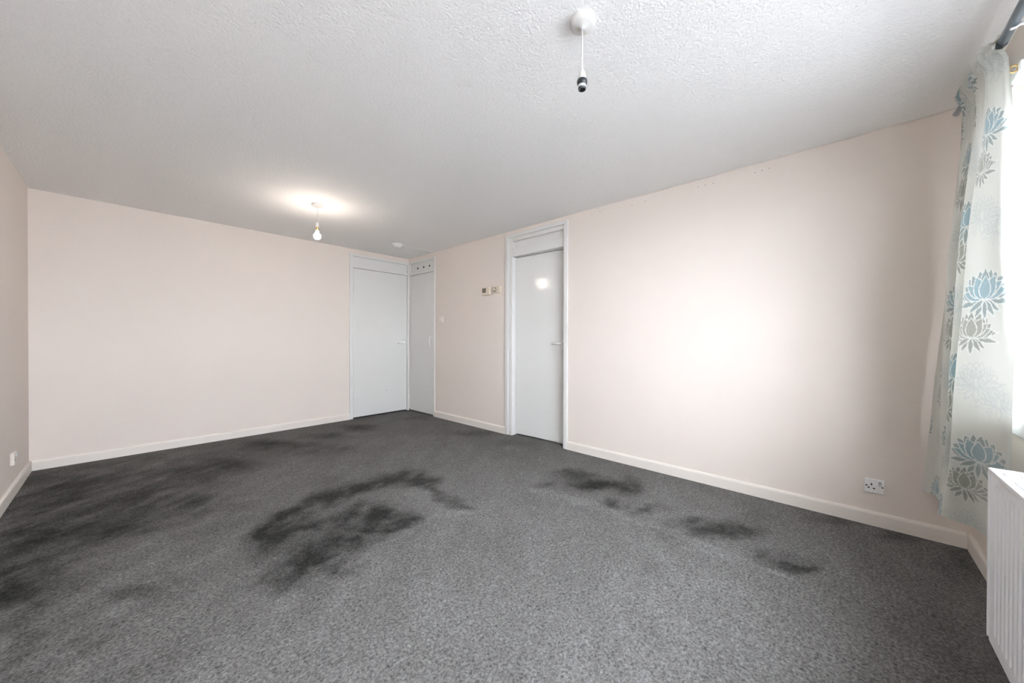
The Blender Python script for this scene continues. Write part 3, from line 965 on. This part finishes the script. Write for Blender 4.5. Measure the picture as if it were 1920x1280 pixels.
def build_curtain():
    NU, NV = 470, 560
    zs_ctrl = np.array([k for k, _ in PLANS])
    rows = [catmull(p, NU) for _, p in PLANS]
    # even spacing along the cloth, taken from the second plan
    base = rows[1]
    s = np.concatenate([[0], np.cumsum(np.hypot(*np.diff(base, axis=0).T))])
    L_ = s[-1]
    even = np.linspace(0, L_, NU)
    par = np.interp(even, s, np.arange(NU))
    rows = [np.stack([np.interp(par, np.arange(NU), r[:, 0]), np.interp(par, np.arange(NU), r[:, 1])], -1) for r in rows]
    u = even * 1.25                      # a little extra cloth for the hidden gathers
    X = np.zeros((NV, NU)); Y = np.zeros((NV, NU)); Z = np.zeros((NV, NU))
    for j in range(NV):
        f = j / (NV - 1)
        z = zs_ctrl[0] + (zs_ctrl[-1] - zs_ctrl[0]) * f
        k = np.searchsorted(-zs_ctrl, -z, side='right') - 1
        k = min(max(k, 0), len(zs_ctrl) - 2)
        t = (zs_ctrl[k] - z) / (zs_ctrl[k] - zs_ctrl[k + 1])
        t = t * t * (3 - 2 * t) * 0.5 + t * 0.5
        r = rows[k] * (1 - t) + rows[k + 1] * t
        X[j], Y[j] = r[:, 0], r[:, 1]
        # the top follows the tilt of the pole
        rise = (EZ - JZ) / (EX - JX)
        top = JZ + 0.036 + np.clip(r[:, 0] - JX, 0, 1) * rise
        hem = HEM + 0.008 * np.sin(u * 9) + 0.045 * (u / u[-1]) ** 3
        Z[j] = top + (hem - top) * f
    # gathered heading round the pole, then soft small creases lower down
    dz = np.clip((Z[0] - Z) / 0.075, 0, 1)
    UU = np.broadcast_to(u, X.shape)
    g = 1.4 * np.abs(np.sin(UU * math.pi / 0.098 + 0.6 * np.sin(UU * 23))) - 0.8 + 0.35 * np.sin(UU * 2 * math.pi / 0.037 + 2)
    head = np.exp(-((Z[0] - Z - 0.035) / 0.035) ** 2)
    Y += (0.020 * head + 0.003 * (1 - dz)) * 1.0 + g * (0.014 * (1 - np.clip((Z[0] - Z) / 0.30, 0, 1)))
    Z += g * 0.013 * np.exp(-(Z[0] - Z) / 0.03)
    Y += 0.0035 * (fbm(UU * 1.0, Z * 0.4, 0.10, 3) - 0.5) * np.clip((Z[0] - Z) / 0.4, 0, 1)
    X += 0.006 * (fbm(UU, Z * 0.6, 0.16, 8) - 0.5)
    low = np.clip((0.62 - Z) / 0.3, 0, 1)
    Y += 0.010 * low * (fbm(UU + 3, Z * 1.6, 0.09, 12) - 0.5)
    # the heading hangs in front of the pole, clear of the tube
    pz = JZ + np.clip(X - JX, 0, 1) * rise
    off = np.abs(Z - pz)
    bulge = PY + 0.003 + np.sqrt(np.clip(0.022 ** 2 - off ** 2, 0, None))
    Y = np.where(off < 0.022, np.maximum(Y, bulge), Y)
    np.clip(Y, YW + 0.012, None, out=Y)
    np.clip(X, None, XR - 0.012, out=X)
    # the print
    ground = np.array(GROUND)
    c = np.tile(ground, (NV, NU, 1))
    V = Z
    rnd = random.Random(4)
    cols = [(FU + (k * 0.285), k) for k in range(-6, 5)]
    for cu, k in cols:
        for m in range(-1, 4):
            cv = FV + 0.65 * m + (0.325 if k % 2 else 0.0)
            flower(c, None, UU, V, cu - 0.02, cv - 0.345, 0.095, (GROUND, GROUND), FAINT, rnd, True)
            flower(c, None, UU, V, cu + 0.06, cv + 0.235, 0.075, (GROUND, GROUND), FAINT, rnd, True)
            flower(c, None, UU, V, cu - 0.045, cv - 0.150, 0.098, (GREY1, GREY2), LINE, rnd)
            flower(c, None, UU, V, cu, cv, 0.112, (BLUE1, BLUE2), LINE, rnd)
    co = np.stack([X, Y, Z], -1).reshape(-1, 3)
    idx = np.arange(NU * NV).reshape(NV, NU)
    f = np.stack([idx[:-1, :-1], idx[1:, :-1], idx[1:, 1:], idx[:-1, 1:]], -1).reshape(-1, 4)
    me = bpy.data.meshes.new('curtain')
    me.vertices.add(len(co))
    me.loops.add(f.size)
    me.polygons.add(len(f))
    base_loc = np.array([2.6, PY, HEM])
    me.vertices.foreach_set('co', (co - base_loc).astype(np.float32).ravel())
    me.loops.foreach_set('vertex_index', f.astype(np.int32).ravel())
    me.polygons.foreach_set('loop_start', np.arange(0, f.size, 4, dtype=np.int32))
    me.polygons.foreach_set('use_smooth', np.ones(len(f), bool))
    me.update(calc_edges=True)
    me.validate()
    at = me.attributes.new('print', 'FLOAT_COLOR', 'POINT')
    at.data.foreach_set('color', np.concatenate([c.reshape(-1, 3), np.ones((NU * NV, 1))], 1).astype(np.float32).ravel())
    me.materials.append(MAT['curtain'])
    o = bpy.data.objects.new('curtain', me)
    o.location = tuple(base_loc)
    COL.objects.link(o)
    return tag(o, 'pale satin curtain printed with blue and grey lotus flowers', 'curtain')


GROUND = (0.56, 0.57, 0.52)
FAINT = (0.42, 0.46, 0.45)
LINE = (0.62, 0.64, 0.60)
BLUE1, BLUE2 = (0.24, 0.34, 0.37), (0.22, 0.27, 0.265)
GREY1, GREY2 = (0.29, 0.30, 0.26), (0.24, 0.25, 0.22)
HEM = 0.285
FU, FV = 1.085, 0.667
build_curtain()
